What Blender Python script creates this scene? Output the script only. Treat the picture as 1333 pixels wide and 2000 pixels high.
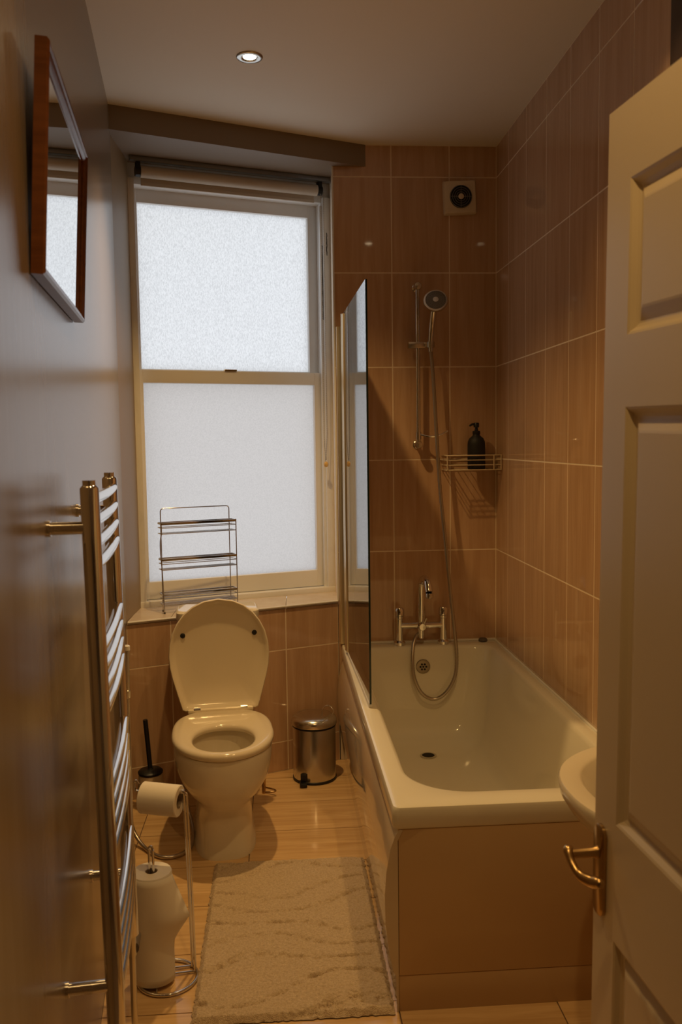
import bpy, bmesh, math, random
from math import sin, cos, pi, radians, atan2, hypot
from mathutils import Vector, Matrix

for o in list(bpy.data.objects):
    bpy.data.objects.remove(o, do_unlink=True)
scene = bpy.context.scene
COL = scene.collection
random.seed(7)

# ------------------------------------------------------------------ camera
CAM = Vector((-0.9535, -3.7648, 1.4121))
YAW, PITCH, ROLL, FPX = 0.0708, 0.0806, -0.0133, 1696.8
fw = Vector((sin(YAW) * cos(PITCH), cos(YAW) * cos(PITCH), -sin(PITCH)))
rt = Vector((cos(YAW), -sin(YAW), 0))
up = rt.cross(fw)
r2 = rt * cos(ROLL) + up * sin(ROLL)
u2 = up * cos(ROLL) - rt * sin(ROLL)
cd = bpy.data.cameras.new('camera')
cam = bpy.data.objects.new('camera', cd)
COL.objects.link(cam)
cam.matrix_world = Matrix(((r2.x, u2.x, -fw.x, CAM.x), (r2.y, u2.y, -fw.y, CAM.y),
                           (r2.z, u2.z, -fw.z, CAM.z), (0, 0, 0, 1)))
cd.sensor_fit = 'HORIZONTAL'
cd.sensor_width = 36
cd.lens = FPX / 1333 * 36
cd.clip_start = 0.02
cd.dof.use_dof = True
cd.dof.focus_distance = 3.0
cd.dof.aperture_fstop = 9.0
scene.camera = cam

# ------------------------------------------------------------------ daylight (overcast sky) and exposure
w = bpy.data.worlds.new('overcast_sky')
scene.world = w
w.use_nodes = True
bg = w.node_tree.nodes['Background']
bg.inputs[0].default_value = (0.94, 0.97, 1.0, 1)
bg.inputs[1].default_value = 1.25
scene.view_settings.view_transform = 'Standard'
scene.view_settings.look = 'None'
scene.view_settings.gamma = 1
scene.view_settings.use_curve_mapping = False
scene.view_settings.exposure = 0.0
LAMP_COLOUR = (1.0, 0.61, 0.22)
LAMP_POWER = 42.0


# ------------------------------------------------------------------ materials
def mat(name, col, rough=0.5, metal=0.0, spec=0.5, coat=0.0, bump=None, vary=None, streak=None, sss=0):
    m = bpy.data.materials.new(name)
    m.use_nodes = True
    nt = m.node_tree
    b = nt.nodes['Principled BSDF']
    b.inputs['Base Color'].default_value = (*col, 1)
    b.inputs['Roughness'].default_value = rough
    b.inputs['Metallic'].default_value = metal
    b.inputs['Specular IOR Level'].default_value = spec
    b.inputs['Coat Weight'].default_value = coat
    b.inputs['Coat Roughness'].default_value = 0.04
    tc = nt.nodes.new('ShaderNodeTexCoord')

    def coords(scale, rnd):
        mp = nt.nodes.new('ShaderNodeMapping')
        mp.inputs['Scale'].default_value = scale
        nt.links.new(tc.outputs['Object'], mp.inputs['Vector'])
        if rnd:
            oi = nt.nodes.new('ShaderNodeObjectInfo')
            mu = nt.nodes.new('ShaderNodeMath')
            mu.operation = 'MULTIPLY'
            mu.inputs[1].default_value = 37.0
            nt.links.new(oi.outputs['Random'], mu.inputs[0])
            nt.links.new(mu.outputs[0], mp.inputs['Location'])
        return mp
    if vary:      # (scale xyz, colour 2, lo, hi, per-object random)
        sc, c2, lo, hi, rnd = vary
        mp = coords(sc, rnd)
        n = nt.nodes.new('ShaderNodeTexNoise')
        n.inputs['Scale'].default_value = 1
        n.inputs['Detail'].default_value = 6
        n.inputs['Roughness'].default_value = 0.62
        n.inputs['Distortion'].default_value = 0.6
        nt.links.new(mp.outputs[0], n.inputs['Vector'])
        cr = nt.nodes.new('ShaderNodeValToRGB')
        cr.color_ramp.elements[0].position = lo
        cr.color_ramp.elements[1].position = hi
        cr.color_ramp.elements[0].color = (*col, 1)
        cr.color_ramp.elements[1].color = (*c2, 1)
        nt.links.new(n.outputs['Fac'], cr.inputs[0])
        nt.links.new(cr.outputs[0], b.inputs['Base Color'])
    if bump:      # (scale xyz, strength, distance)
        sc, st, di = bump
        mp = coords(sc, False)
        n = nt.nodes.new('ShaderNodeTexNoise')
        n.inputs['Scale'].default_value = 1
        n.inputs['Detail'].default_value = 4
        nt.links.new(mp.outputs[0], n.inputs['Vector'])
        bp = nt.nodes.new('ShaderNodeBump')
        bp.inputs['Strength'].default_value = st
        bp.inputs['Distance'].default_value = di
        nt.links.new(n.outputs['Fac'], bp.inputs['Height'])
        nt.links.new(bp.outputs[0], b.inputs['Normal'])
    return m


M = {}
M['wall_tile'] = mat('polished_brown_wall_tile', (0.50, 0.305, 0.18), 0.045, vary=((30, 30, 2.0), (0.64, 0.425, 0.275), 0.32, 0.76, True))
M['floor_tile'] = mat('honey_floor_tile', (0.54, 0.335, 0.15), 0.10, vary=((2.0, 34, 26), (0.74, 0.51, 0.27), 0.33, 0.70, True))
M['grout'] = mat('pale_grout', (0.86, 0.72, 0.55), 0.8)
M['floor_grout'] = mat('dark_floor_grout', (0.16, 0.10, 0.06), 0.8)
M['sill_tile'] = mat('cream_sill_tile', (0.62, 0.50, 0.38), 0.18, vary=((9, 9, 9), (0.70, 0.60, 0.48), 0.35, 0.7, True))
M['taupe'] = mat('taupe_satin_wall_paint', (0.225, 0.165, 0.105), 0.27, spec=0.95, bump=((40, 40, 2.5), 0.10, 0.002), vary=((14, 14, 1.2), (0.265, 0.20, 0.135), 0.35, 0.7, False))
M['beam'] = mat('taupe_matt_paint', (0.24, 0.18, 0.125), 0.55)
M['ceiling'] = mat('off_white_ceiling_paint', (0.90, 0.85, 0.73), 0.7)
M['cream'] = mat('cream_reveal_paint', (0.30, 0.205, 0.105), 0.5)
M['white_wood'] = mat('white_gloss_window_paint', (0.88, 0.88, 0.86), 0.28, vary=((30, 30, 8), (0.80, 0.80, 0.78), 0.45, 0.75, False))
M['sash'] = mat('off_white_sash_paint', (0.88, 0.87, 0.84), 0.3)
M['mould'] = mat('black_mould_stain', (0.05, 0.05, 0.045), 0.8)
M['chrome'] = mat('chrome', (0.80, 0.79, 0.78), 0.07, 1.0)
M['satin_chrome'] = mat('satin_chrome', (0.66, 0.64, 0.60), 0.22, 1.0)
M['dull_chrome'] = mat('dull_overflow_chrome', (0.30, 0.25, 0.19), 0.3, 1.0)
M['bronze'] = mat('aged_brass', (0.50, 0.34, 0.16), 0.26, 1.0)
M['brass'] = mat('brass', (0.75, 0.52, 0.2), 0.25, 1.0)
M['amber'] = mat('amber_plastic', (0.75, 0.45, 0.12), 0.25)
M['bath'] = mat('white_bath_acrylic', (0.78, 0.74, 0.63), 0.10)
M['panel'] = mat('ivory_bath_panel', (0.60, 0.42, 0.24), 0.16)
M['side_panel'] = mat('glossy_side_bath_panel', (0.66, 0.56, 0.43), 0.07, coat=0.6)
M['porcelain'] = mat('white_porcelain', (0.78, 0.71, 0.58), 0.07)
M['seat'] = mat('cream_seat_plastic', (0.76, 0.67, 0.52), 0.12)
M['basin'] = mat('basin_ceramic', (0.78, 0.70, 0.55), 0.10)
M['black'] = mat('black_plastic', (0.008, 0.008, 0.008), 0.45)
M['black_matt'] = mat('black_matt_bottle', (0.010, 0.010, 0.011), 0.6)
M['black_gap'] = mat('dark_hole', (0.01, 0.008, 0.006), 0.8)
M['rubber'] = mat('grey_rubber', (0.12, 0.10, 0.09), 0.6)
M['pot'] = mat('beige_brush_pot', (0.55, 0.42, 0.28), 0.4)
M['paper'] = mat('toilet_paper', (0.80, 0.75, 0.68), 0.9, bump=((300, 300, 300), 0.25, 0.0006))
M['card'] = mat('cardboard_core', (0.34, 0.26, 0.18), 0.9)
M['door'] = mat('cream_door_paint', (0.74, 0.63, 0.46), 0.33, bump=((90, 90, 5), 0.12, 0.001))
M['walnut'] = mat('reddish_brown_frame_wood', (0.115, 0.036, 0.011), 0.28, vary=((60, 6, 60), (0.18, 0.062, 0.022), 0.35, 0.7, False))
M['mirror'] = mat('mirror_glass', (0.86, 0.87, 0.87), 0.015, 1.0)
M['fan'] = mat('yellowed_fan_plastic', (0.74, 0.64, 0.48), 0.22)
M['wire'] = mat('cream_coated_wire', (0.66, 0.53, 0.36), 0.35)
M['profile'] = mat('champagne_aluminium', (0.66, 0.56, 0.38), 0.3, 0.75)
M['blind'] = mat('cream_blind_fabric', (0.62, 0.56, 0.47), 0.85, bump=((200, 200, 200), 0.2, 0.0006))
M['rail'] = mat('grey_aluminium_rail', (0.28, 0.29, 0.30), 0.35, 0.8)
M['hose'] = mat('braided_chrome_hose', (0.50, 0.44, 0.37), 0.32, 0.9)
M['recess_dark'] = mat('dark_recess_brown', (0.045, 0.024, 0.012), 0.5)  # darkness of the recess beside the bath, put into the colour
M['grey_foil'] = mat('grey_nozzle_plate', (0.20, 0.19, 0.18), 0.35, 0.5)
M['white_plastic'] = mat('white_plastic', (0.8, 0.78, 0.74), 0.3)
M['water'] = mat('toilet_water', (0.34, 0.28, 0.18), 0.02)
M['shelf_metal'] = mat('rack_chrome', (0.62, 0.60, 0.58), 0.14, 1.0)


def glass_mat():
    m = bpy.data.materials.new('clear_screen_glass')
    m.use_nodes = True
    nt = m.node_tree
    nt.nodes.clear()
    out = nt.nodes.new('ShaderNodeOutputMaterial')
    mix = nt.nodes.new('ShaderNodeMixShader')
    fr = nt.nodes.new('ShaderNodeFresnel')
    fr.inputs['IOR'].default_value = 1.52
    tr = nt.nodes.new('ShaderNodeBsdfTransparent')
    tr.inputs[0].default_value = (0.93, 0.96, 0.94, 1)
    gl = nt.nodes.new('ShaderNodeBsdfGlossy')
    gl.inputs['Roughness'].default_value = 0.01
    gl.inputs['Color'].default_value = (1, 1, 1, 1)
    nt.links.new(fr.outputs[0], mix.inputs[0])
    nt.links.new(tr.outputs[0], mix.inputs[1])
    nt.links.new(gl.outputs[0], mix.inputs[2])
    nt.links.new(mix.outputs[0], out.inputs[0])
    return m


M['glass'] = glass_mat()
M['glass_edge'] = mat('dark_green_glass_edge', (0.010, 0.022, 0.016), 0.15)


def frosted_mat(name, tint, scale, contrast):
    """obscured window glass: scatters the daylight that falls on its outer face into the room"""
    m = bpy.data.materials.new(name)
    m.use_nodes = True
    nt = m.node_tree
    nt.nodes.clear()
    out = nt.nodes.new('ShaderNodeOutputMaterial')
    tc = nt.nodes.new('ShaderNodeTexCoord')
    mp = nt.nodes.new('ShaderNodeMapping')
    mp.inputs['Scale'].default_value = scale
    mp.inputs['Rotation'].default_value = (0, radians(14), 0)
    nt.links.new(tc.outputs['Object'], mp.inputs[0])
    vo = nt.nodes.new('ShaderNodeTexNoise')
    vo.inputs['Scale'].default_value = 1
    vo.inputs['Detail'].default_value = 1.5
    vo.inputs['Distortion'].default_value = 0.8
    nt.links.new(mp.outputs[0], vo.inputs['Vector'])
    cr = nt.nodes.new('ShaderNodeValToRGB')
    cr.color_ramp.elements[0].position = 0.36
    cr.color_ramp.elements[1].position = 0.60
    cr.color_ramp.elements[0].color = (*[c * (1 - contrast) for c in tint], 1)
    cr.color_ramp.elements[1].color = (*tint, 1)
    nt.links.new(vo.outputs['Fac'], cr.inputs[0])
    tl = nt.nodes.new('ShaderNodeBsdfTranslucent')
    nt.links.new(cr.outputs[0], tl.inputs['Color'])
    gl = nt.nodes.new('ShaderNodeBsdfGlossy')
    gl.inputs['Roughness'].default_value = 0.25
    bp = nt.nodes.new('ShaderNodeBump')
    bp.inputs['Strength'].default_value = 0.4
    bp.inputs['Distance'].default_value = 0.001
    nt.links.new(vo.outputs['Fac'], bp.inputs['Height'])
    nt.links.new(bp.outputs[0], gl.inputs['Normal'])
    mix = nt.nodes.new('ShaderNodeMixShader')
    mix.inputs[0].default_value = 0.05
    nt.links.new(tl.outputs[0], mix.inputs[1])
    nt.links.new(gl.outputs[0], mix.inputs[2])
    nt.links.new(mix.outputs[0], out.inputs[0])
    return m


M['pane_upper'] = frosted_mat('leaf_pattern_obscured_glass', (0.76, 0.765, 0.78), (240, 240, 100), 0.20)
M['pane_lower'] = frosted_mat('fine_frosted_glass', (0.575, 0.54, 0.52), (230, 230, 200), 0.09)


def lamp_mat():
    m = bpy.data.materials.new('lit_lamp_face')
    m.use_nodes = True
    nt = m.node_tree
    b = nt.nodes['Principled BSDF']
    b.inputs['Base Color'].default_value = (0.8, 0.8, 0.8, 1)
    b.inputs['Emission Color'].default_value = (1.0, 0.80, 0.48, 1)
    b.inputs['Emission Strength'].default_value = 14
    return m


M['lamp'] = lamp_mat()


def mat_fur():
    m = mat('cream_cotton_pile', (0.52, 0.39, 0.26), 0.95, bump=((420, 420, 420), 0.9, 0.004),
            vary=((160, 160, 160), (0.69, 0.55, 0.39), 0.35, 0.65, False))
    return m


M['rug'] = mat_fur()


# ------------------------------------------------------------------ mesh helpers
def mesh_obj(name, bm, material, parent=None, smooth=None, loc=None, rot=None):
    bmesh.ops.recalc_face_normals(bm, faces=bm.faces)
    me = bpy.data.meshes.new(name)
    bm.to_mesh(me)
    bm.free()
    if smooth is not None:
        for p in me.polygons:
            p.use_smooth = True
        me.set_sharp_from_angle(angle=radians(smooth))
    me.materials.append(M[material] if isinstance(material, str) else material)
    o = bpy.data.objects.new(name, me)
    COL.objects.link(o)
    if parent:
        o.parent = parent
    if loc:
        o.location = loc
    if rot:
        o.rotation_euler = rot
    return o


def share(name, me, parent=None, loc=(0, 0, 0), rot=(0, 0, 0)):
    o = bpy.data.objects.new(name, me)
    COL.objects.link(o)
    o.parent = parent
    o.location = loc
    o.rotation_euler = rot
    return o


def empty(name, loc=(0, 0, 0), rz=0):
    o = bpy.data.objects.new(name, None)
    COL.objects.link(o)
    o.location = loc
    o.rotation_euler = (0, 0, rz)
    o.empty_display_size = 0.05
    return o


def tag(o, label, cat, group=None):
    o['label'] = label
    o['category'] = cat
    if group:
        o['group'] = group
    return o


def structure(o, label=None, cat=None):
    o['kind'] = 'structure'
    if label:
        o['label'] = label
    if cat:
        o['category'] = cat
    return o


def B():
    return bmesh.new()


def box(bm, x0, x1, y0, y1, z0, z1, bev=0.0):
    vs = [bm.verts.new((x, y, z)) for x in (x0, x1) for y in (y0, y1) for z in (z0, z1)]
    F = [(0, 1, 3, 2), (4, 6, 7, 5), (0, 4, 5, 1), (2, 3, 7, 6), (0, 2, 6, 4), (1, 5, 7, 3)]
    fs = [bm.faces.new([vs[i] for i in f]) for f in F]
    if bev:
        es = list({e for f in fs for e in f.edges})
        bmesh.ops.bevel(bm, geom=es, offset=bev, segments=2, affect='EDGES', profile=0.6)
    return bm


def prism(bm, pts, z0, z1):
    a = [bm.verts.new((p[0], p[1], z0)) for p in pts]
    b = [bm.verts.new((p[0], p[1], z1)) for p in pts]
    n = len(pts)
    bm.faces.new(a[::-1])
    bm.faces.new(b)
    for i in range(n):
        bm.faces.new((a[i], a[(i + 1) % n], b[(i + 1) % n], b[i]))
    return bm


def loft(bm, rings, cap0=True, cap1=True, close=False):
    R = [[bm.verts.new(p) for p in r] for r in rings]
    n = len(R[0])
    seq = list(zip(R, R[1:])) + ([(R[-1], R[0])] if close else [])
    for a, b in seq:
        for i in range(n):
            bm.faces.new((a[i], a[(i + 1) % n], b[(i + 1) % n], b[i]))
    if not close:
        if cap0:
            bm.faces.new(R[0][::-1])
        if cap1:
            bm.faces.new(R[-1])
    return bm


def smooth_path(pts, sub=6):
    P = [Vector(p) for p in pts]
    out = []
    for i in range(len(P) - 1):
        p0 = P[max(i - 1, 0)]
        p1, p2 = P[i], P[i + 1]
        p3 = P[min(i + 2, len(P) - 1)]
        for k in range(sub):
            t = k / sub
            out.append(0.5 * ((2 * p1) + (p2 - p0) * t + (2 * p0 - 5 * p1 + 4 * p2 - p3) * t * t + (3 * p1 - p0 - 3 * p2 + p3) * t ** 3))
    out.append(P[-1])
    return out


def tube(bm, pts, r, n=10, closed=False, caps=True):
    P = [Vector(p) for p in pts]
    m = len(P)
    rr = r if isinstance(r, (list, tuple)) else [r] * m
    T = []
    for i in range(m):
        if closed:
            t = P[(i + 1) % m] - P[(i - 1) % m]
        else:
            t = P[min(i + 1, m - 1)] - P[max(i - 1, 0)]
        T.append(t.normalized())
    ref = Vector((0, 0, 1)) if abs(T[0].z) < 0.9 else Vector((1, 0, 0))
    nrm = (ref - T[0] * ref.dot(T[0])).normalized()
    rings = []
    for i in range(m):
        if i:
            q = T[i - 1].rotation_difference(T[i])
            nrm = (q @ nrm)
            nrm = (nrm - T[i] * nrm.dot(T[i])).normalized()
        bn = T[i].cross(nrm)
        rings.append([P[i] + (nrm * cos(2 * pi * k / n) + bn * sin(2 * pi * k / n)) * rr[i] for k in range(n)])
    return loft(bm, rings, caps, caps, close=closed)


def lathe(bm, prof, n=32, c=(0, 0, 0), axis='z', cap0=True, cap1=True):
    rings = []
    for r, z in prof:
        ring = []
        for k in range(n):
            a = 2 * pi * k / n
            p = (r * cos(a), r * sin(a), z)
            if axis == 'y':
                p = (p[0], -z, p[1])       # +profile axis points to -y (towards the room)
            elif axis == 'x':
                p = (z, p[0], p[1])
            ring.append((p[0] + c[0], p[1] + c[1], p[2] + c[2]))
        rings.append(ring)
    return loft(bm, rings, cap0, cap1)


def circle(c, r, n=28, plane='xy', a0=0, a1=2 * pi, closed=True):
    pts = []
    m = n if closed else n + 1
    for k in range(m):
        a = a0 + (a1 - a0) * k / n
        u, v = r * cos(a), r * sin(a)
        d = {'xy': (u, v, 0), 'xz': (u, 0, v), 'yz': (0, u, v)}[plane]
        pts.append((c[0] + d[0], c[1] + d[1], c[2] + d[2]))
    return pts


def rrect(cx, cy, hx, hy, r, z, n=6):
    pts = []
    for sx, sy, a0 in ((1, 1, 0), (-1, 1, pi / 2), (-1, -1, pi), (1, -1, 3 * pi / 2)):
        for k in range(n + 1):
            a = a0 + (pi / 2) * k / n
            pts.append((cx + sx * (hx - r) + r * cos(a), cy + sy * (hy - r) + r * sin(a), z))
    return pts


def clip(poly, nx, ny, c):
    """keep the part of a 2D polygon with nx*x+ny*y <= c"""
    out = []
    for i in range(len(poly)):
        p, q = poly[i], poly[(i + 1) % len(poly)]
        dp, dq = nx * p[0] + ny * p[1] - c, nx * q[0] + ny * q[1] - c
        if dp <= 0:
            out.append(p)
        if dp * dq < 0:
            t = dp / (dp - dq)
            out.append((p[0] + (q[0] - p[0]) * t, p[1] + (q[1] - p[1]) * t))
    return out


# ------------------------------------------------------------------ room plan (metres, floor z = 0)
ZC = 2.661            # ceiling
ZSILL, ZHEAD = 0.719, 2.572
WX, WT = -0.7051, 0.3912
wu = Vector((cos(WT), sin(WT), 0))          # along the window wall, to the right
wn = Vector((sin(WT), -cos(WT), 0))         # into the room
LX, LT = -1.5998, -0.1087
lu = Vector((LT, 1, 0)).normalized()        # along the left wall, deeper
lnv = Vector((1, -LT, 0)).normalized()      # into the room
CORNER = Vector((-1.561, -0.353, 0))        # left wall / window wall
VA = Vector((-1.55, -0.057, 0))             # window frame line
vu = Vector((0.946, 0.323, 0)).normalized()
vn = Vector((vu.y, -vu.x, 0))
VLEN = 0.905


def WP(s, o, z=0):
    return Vector((WX, 0, z)) + wu * s + wn * o


def LP(s, o, z=0):
    return Vector((LX, 0, z)) + lu * s + lnv * o


def VP(u, o, z=0):
    return VA + vu * u + vn * o + Vector((0, 0, z))


Y_REAR = -4.7
GAP = 0.0046
TT = 0.008            # tile thickness
TT_G = 0.0005         # grout lies this far behind the tile faces

# floor ------------------------------------------------------------
bm = B()
box(bm, -1.75, 0.1, Y_REAR - 0.1, 0.4, -0.08, -0.004)
floor = structure(mesh_obj('floor', bm, 'floor_grout'))


def left_x(y):
    return LX + LT * y


tile_cache = {}


def floor_tile(x0, x1, y0, y1):
    poly = [(x0 + 0.0016, y0 + 0.0016), (x1 - 0.0016, y0 + 0.0016), (x1 - 0.0016, y1 - 0.0016), (x0 + 0.0016, y1 - 0.0016)]
    n0 = len(poly)
    area0 = (x1 - x0) * (y1 - y0)
    poly = clip(poly, -lnv.x, -lnv.y, -(lnv.x * LX) - 0.001)
    if len(poly) > 2:
        poly = clip(poly, -wn.x, -wn.y, -(wn.x * WX) - 0.001)
    if len(poly) > 2:
        poly = clip(poly, 0, 1, -0.001)
    if len(poly) > 2:
        poly = clip(poly, 1, 0, -0.001)
    if len(poly) < 3:
        return
    cx, cy = (x0 + x1) / 2, (y0 + y1) / 2
    loc = [(round(p[0] - cx, 4), round(p[1] - cy, 4)) for p in poly]
    key = tuple(loc)
    if key not in tile_cache:
        b = B()
        prism(b, loc, -0.010, 0.0)
        t = mesh_obj('tile', b, 'floor_tile', floor, loc=(cx, cy, 0))
        tile_cache[key] = t.data
    else:
        share('tile', tile_cache[key], floor, (cx, cy, 0))


xs = [-0.28 - 0.4 * k for k in range(4, -2, -1)]
ys = [-0.436 - 0.25 * j for j in range(-2, 10)]
for i in range(len(xs) - 1):
    for j in range(len(ys) - 1):
        x0, x1, y1, y0 = xs[i], xs[i + 1], ys[j], ys[j + 1]
        if x0 > -0.70 and y0 > -1.70:       # wholly under the bath
            continue
        floor_tile(x0, x1, y0, y1)

# walls ------------------------------------------------------------
bm = B()
box(bm, WX + 0.004, 0.12, TT_G, 0.30, 0, ZC)
wall_back = structure(mesh_obj('wall_back', bm, 'grout'))
bm = B()
box(bm, TT_G, 0.12, Y_REAR, TT, 0, ZC)
wall_right = structure(mesh_obj('wall_right', bm, 'grout'))

rows = [ZC] + [2.53 - 0.4 * k for k in range(0, 7)] + [0.0]
wall_tiles = {}


def wall_tile(parent, w_, h_, c, rz):
    """tile lies in local xz, front face at local y = 0 looking to -y"""
    key = (round(w_, 4), round(h_, 4))
    if key not in wall_tiles:
        b = B()
        hw, hh, e = w_ / 2 - GAP / 2, h_ / 2 - GAP / 2, 0.0005
        r_ = [[(-hw, TT, -hh), (hw, TT, -hh), (hw, TT, hh), (-hw, TT, hh)],
              [(-hw, e, -hh), (hw, e, -hh), (hw, e, hh), (-hw, e, hh)],
              [(-hw + e, 0, -hh + e), (hw - e, 0, -hh + e), (hw - e, 0, hh - e), (-hw + e, 0, hh - e)]]
        loft(b, r_)
        t = mesh_obj('tile', b, 'wall_tile', parent, loc=c, rot=(0, 0, rz))
        wall_tiles[key] = t.data
    else:
        share('tile', wall_tiles[key], parent, c, (0, 0, rz))


cols = [0, -0.2045, -0.4545, WX]
for i in range(3):
    for j in range(len(rows) - 1):
        if rows[j] < 0.5:
            continue
        x1, x0, z1, z0 = cols[i], cols[i + 1], rows[j], rows[j + 1]
        wall_tile(wall_back, x1 - x0, z1 - z0, ((x0 + x1) / 2, 0, (z0 + z1) / 2), 0)
ycols = [0] + [-0.2001 - 0.25 * n for n in range(11)]
for i in range(len(ycols) - 1):
    for j in range(len(rows) - 1):
        y1, y0, z1, z0 = ycols[i], ycols[i + 1], rows[j], rows[j + 1]
        if z1 < 0.5 and y0 > -1.9:
            continue
        wall_tile(wall_right, y1 - y0, z1 - z0, (0, (y0 + y1) / 2, (z0 + z1) / 2), -pi / 2)

# window wall (below the sill), with tiles and tiled sill
bm = B()
ws0 = (CORNER - Vector((WX, 0, 0))).dot(wu)
a, b_ = WP(ws0 - 0.06, -(TT_G)), WP(0.0, -(TT_G))
prism(bm, [(a.x, a.y), (b_.x, b_.y), (VA + vu * VLEN).to_2d(), (VA + vu * -0.1).to_2d()], 0, ZSILL - 0.014)
wall_window = structure(mesh_obj('wall_window', bm, 'grout'))
scols = [0, -0.25, -0.50, -0.75, ws0]
wrows = [ZSILL - 0.012, 0.5293, 0.1293, 0.0]
for i in range(4):
    for j in range(3):
        s1, s0, z1, z0 = scols[i], scols[i + 1], wrows[j], wrows[j + 1]
        p = WP((s0 + s1) / 2, 0, (z0 + z1) / 2)
        wall_tile(wall_window, s1 - s0, z1 - z0, p, WT)
for i in range(4):
    s1, s0 = scols[i], scols[i + 1]
    f0, f1 = WP(s0 + 0.0012, 0.004), WP(s1 - 0.0012, 0.004)
    t0, t1 = (s0 - ws0) / (0 - ws0), (s1 - ws0) / (0 - ws0)
    g0, g1 = VP(VLEN * t0 + 0.001, -0.01), VP(VLEN * t1 - 0.001, -0.01)
    c = (f0 + f1 + g0 + g1) / 4
    bm = B()
    prism(bm, [(p.x - c.x, p.y - c.y) for p in (f0, f1, g1, g0)], ZSILL - 0.011, ZSILL)
    mesh_obj('sill_tile', bm, 'sill_tile', wall_window, loc=(c.x, c.y, 0))
bm = B()
tube(bm, [WP(ws0 + 0.004, 0.004, ZSILL - 0.003), WP(-0.002, 0.004, ZSILL - 0.003)], 0.0045, 8)
mesh_obj('sill_edge_trim', bm, 'white_plastic', wall_window, smooth=40)

# left reveal of the window, beam with soffit, right reveal
bm = B()
q = [CORNER, VA + vu * 0.0, VA + vu * -0.004 - vn * 0.16, VA + vu * -0.12 - vn * 0.16, CORNER + lnv * -0.14]
prism(bm, [(p.x, p.y) for p in q], ZSILL - 0.02, ZHEAD)
structure(mesh_obj('wall_reveal', bm, 'cream'))
bm = B()
e1 = VA + vu * VLEN
prism(bm, [(WX + 0.001, 0.001), (WX + 0.03, 0.001), (e1.x + 0.03, e1.y + 0.05), (e1.x, e1.y)], ZSILL - 0.02, ZHEAD)
structure(mesh_obj('trim_1', bm, 'white_wood'))
bm = B()
BO = 0.0542
bl = CORNER + wn * BO - wu * 0.03
xr = WX + BO / sin(WT)
prism(bm, [(bl.x, bl.y), (xr, 0.0), (xr, 0.02), (e1.x + 0.02, e1.y + 0.03), ((e1 - vn * 0.16).x + 0.03, (e1 - vn * 0.16).y), ((VA - vu * 0.08 - vn * 0.16).x, (VA - vu * 0.08 - vn * 0.16).y), (CORNER.x - 0.08, CORNER.y)], ZHEAD, ZC)
structure(mesh_obj('trim_2', bm, 'beam'))
# bead of white trim on the tile edge next to the window
bm = B()
box(bm, WX - 0.003, WX + 0.004, -0.003, 0.010, ZSILL, ZHEAD)
structure(mesh_obj('trim_3', bm, 'white_plastic'))

# left wall, rear wall, ceiling
bm = B()
p0, p1 = LP(-4.9, 0), CORNER + lu * 0.10
q0, q1 = LP(-4.9, -0.15), CORNER + lu * 0.10 - lnv * 0.15
prism(bm, [(p.x, p.y) for p in (p0, p1, q1, q0)], 0, ZC)
structure(mesh_obj('wall_left', bm, 'taupe'))
bm = B()
box(bm, -1.3, 0.12, Y_REAR - 0.1, Y_REAR, 0, ZC)
structure(mesh_obj('wall_rear', bm, 'beam'))
bm = B()
box(bm, -1.8, 0.15, Y_REAR - 0.1, 0.4, ZC, ZC + 0.08)
structure(mesh_obj('ceiling', bm, 'ceiling'))
bm = B()
box(bm, -0.012, 0.0, -1.80, -1.695, 1.2, ZC)
structure(mesh_obj('recess_board', bm, 'recess_dark'))  # added dark board, stands in for the shaded recess past the tile edge

# ------------------------------------------------------------------ window
win = structure(empty('window_1', (VA.x, VA.y, 0), atan2(vu.y, vu.x)), 'white painted sash window with obscured glass panes', 'window')
# local: x along frame, -y into the room
def wbox(name, x0, x1, y0, y1, z0, z1, m='white_wood', bev=0.0025, parent=None):
    b = B()
    box(b, x0, x1, y0, y1, z0, z1, bev)
    return mesh_obj(name, b, m, parent or win, smooth=40)


wbox('jamb', -0.005, 0.026, 0.0, 0.15, ZSILL, 2.505)
wbox('jamb', 0.862, 0.905, 0.0, 0.15, ZSILL, 2.505)
wbox('jamb_bead', 0.850, 0.866, 0.012, 0.03, ZSILL, 2.47)
wbox('frame_head', -0.03, 0.93, 0.02, 0.15, 2.485, ZHEAD)
wbox('frame_sill', -0.005, 0.905, -0.004, 0.15, ZSILL - 0.005, 0.742, 'sash')
def sash(name, x0, x1, z0, z1, y0, y1, st_l, st_r, rt_, rb, pane):
    r = wbox(name, x0, x0 + st_l, y0, y1, z0, z1, 'sash', 0.004)
    wbox('sash_stile', x1 - st_r, x1, y0, y1, z0, z1, 'sash', 0.004, r)
    wbox('sash_rail', x0 + st_l - 0.002, x1 - st_r + 0.002, y0 + 0.001, y1 - 0.001, z1 - rt_, z1, 'sash', 0.004, r)
    wbox('sash_rail', x0 + st_l - 0.002, x1 - st_r + 0.002, y0 + 0.001, y1 - 0.001, z0, z0 + rb, 'sash', 0.004, r)
    ym = (y0 + y1) / 2
    b = B()
    box(b, x0 + st_l - 0.004, x1 - st_r + 0.004, ym - 0.002, ym - 0.0019, z0 + rb - 0.004, z1 - rt_ + 0.004)
    b2 = B()
    vs = [b2.verts.new(p) for p in ((x0 + st_l - 0.004, ym, z0 + rb - 0.004), (x1 - st_r + 0.004, ym, z0 + rb - 0.004), (x1 - st_r + 0.004, ym, z1 - rt_ + 0.004), (x0 + st_l - 0.004, ym, z1 - rt_ + 0.004))]
    b2.faces.new(vs)
    b.free()
    mesh_obj('pane', b2, pane, r)


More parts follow.
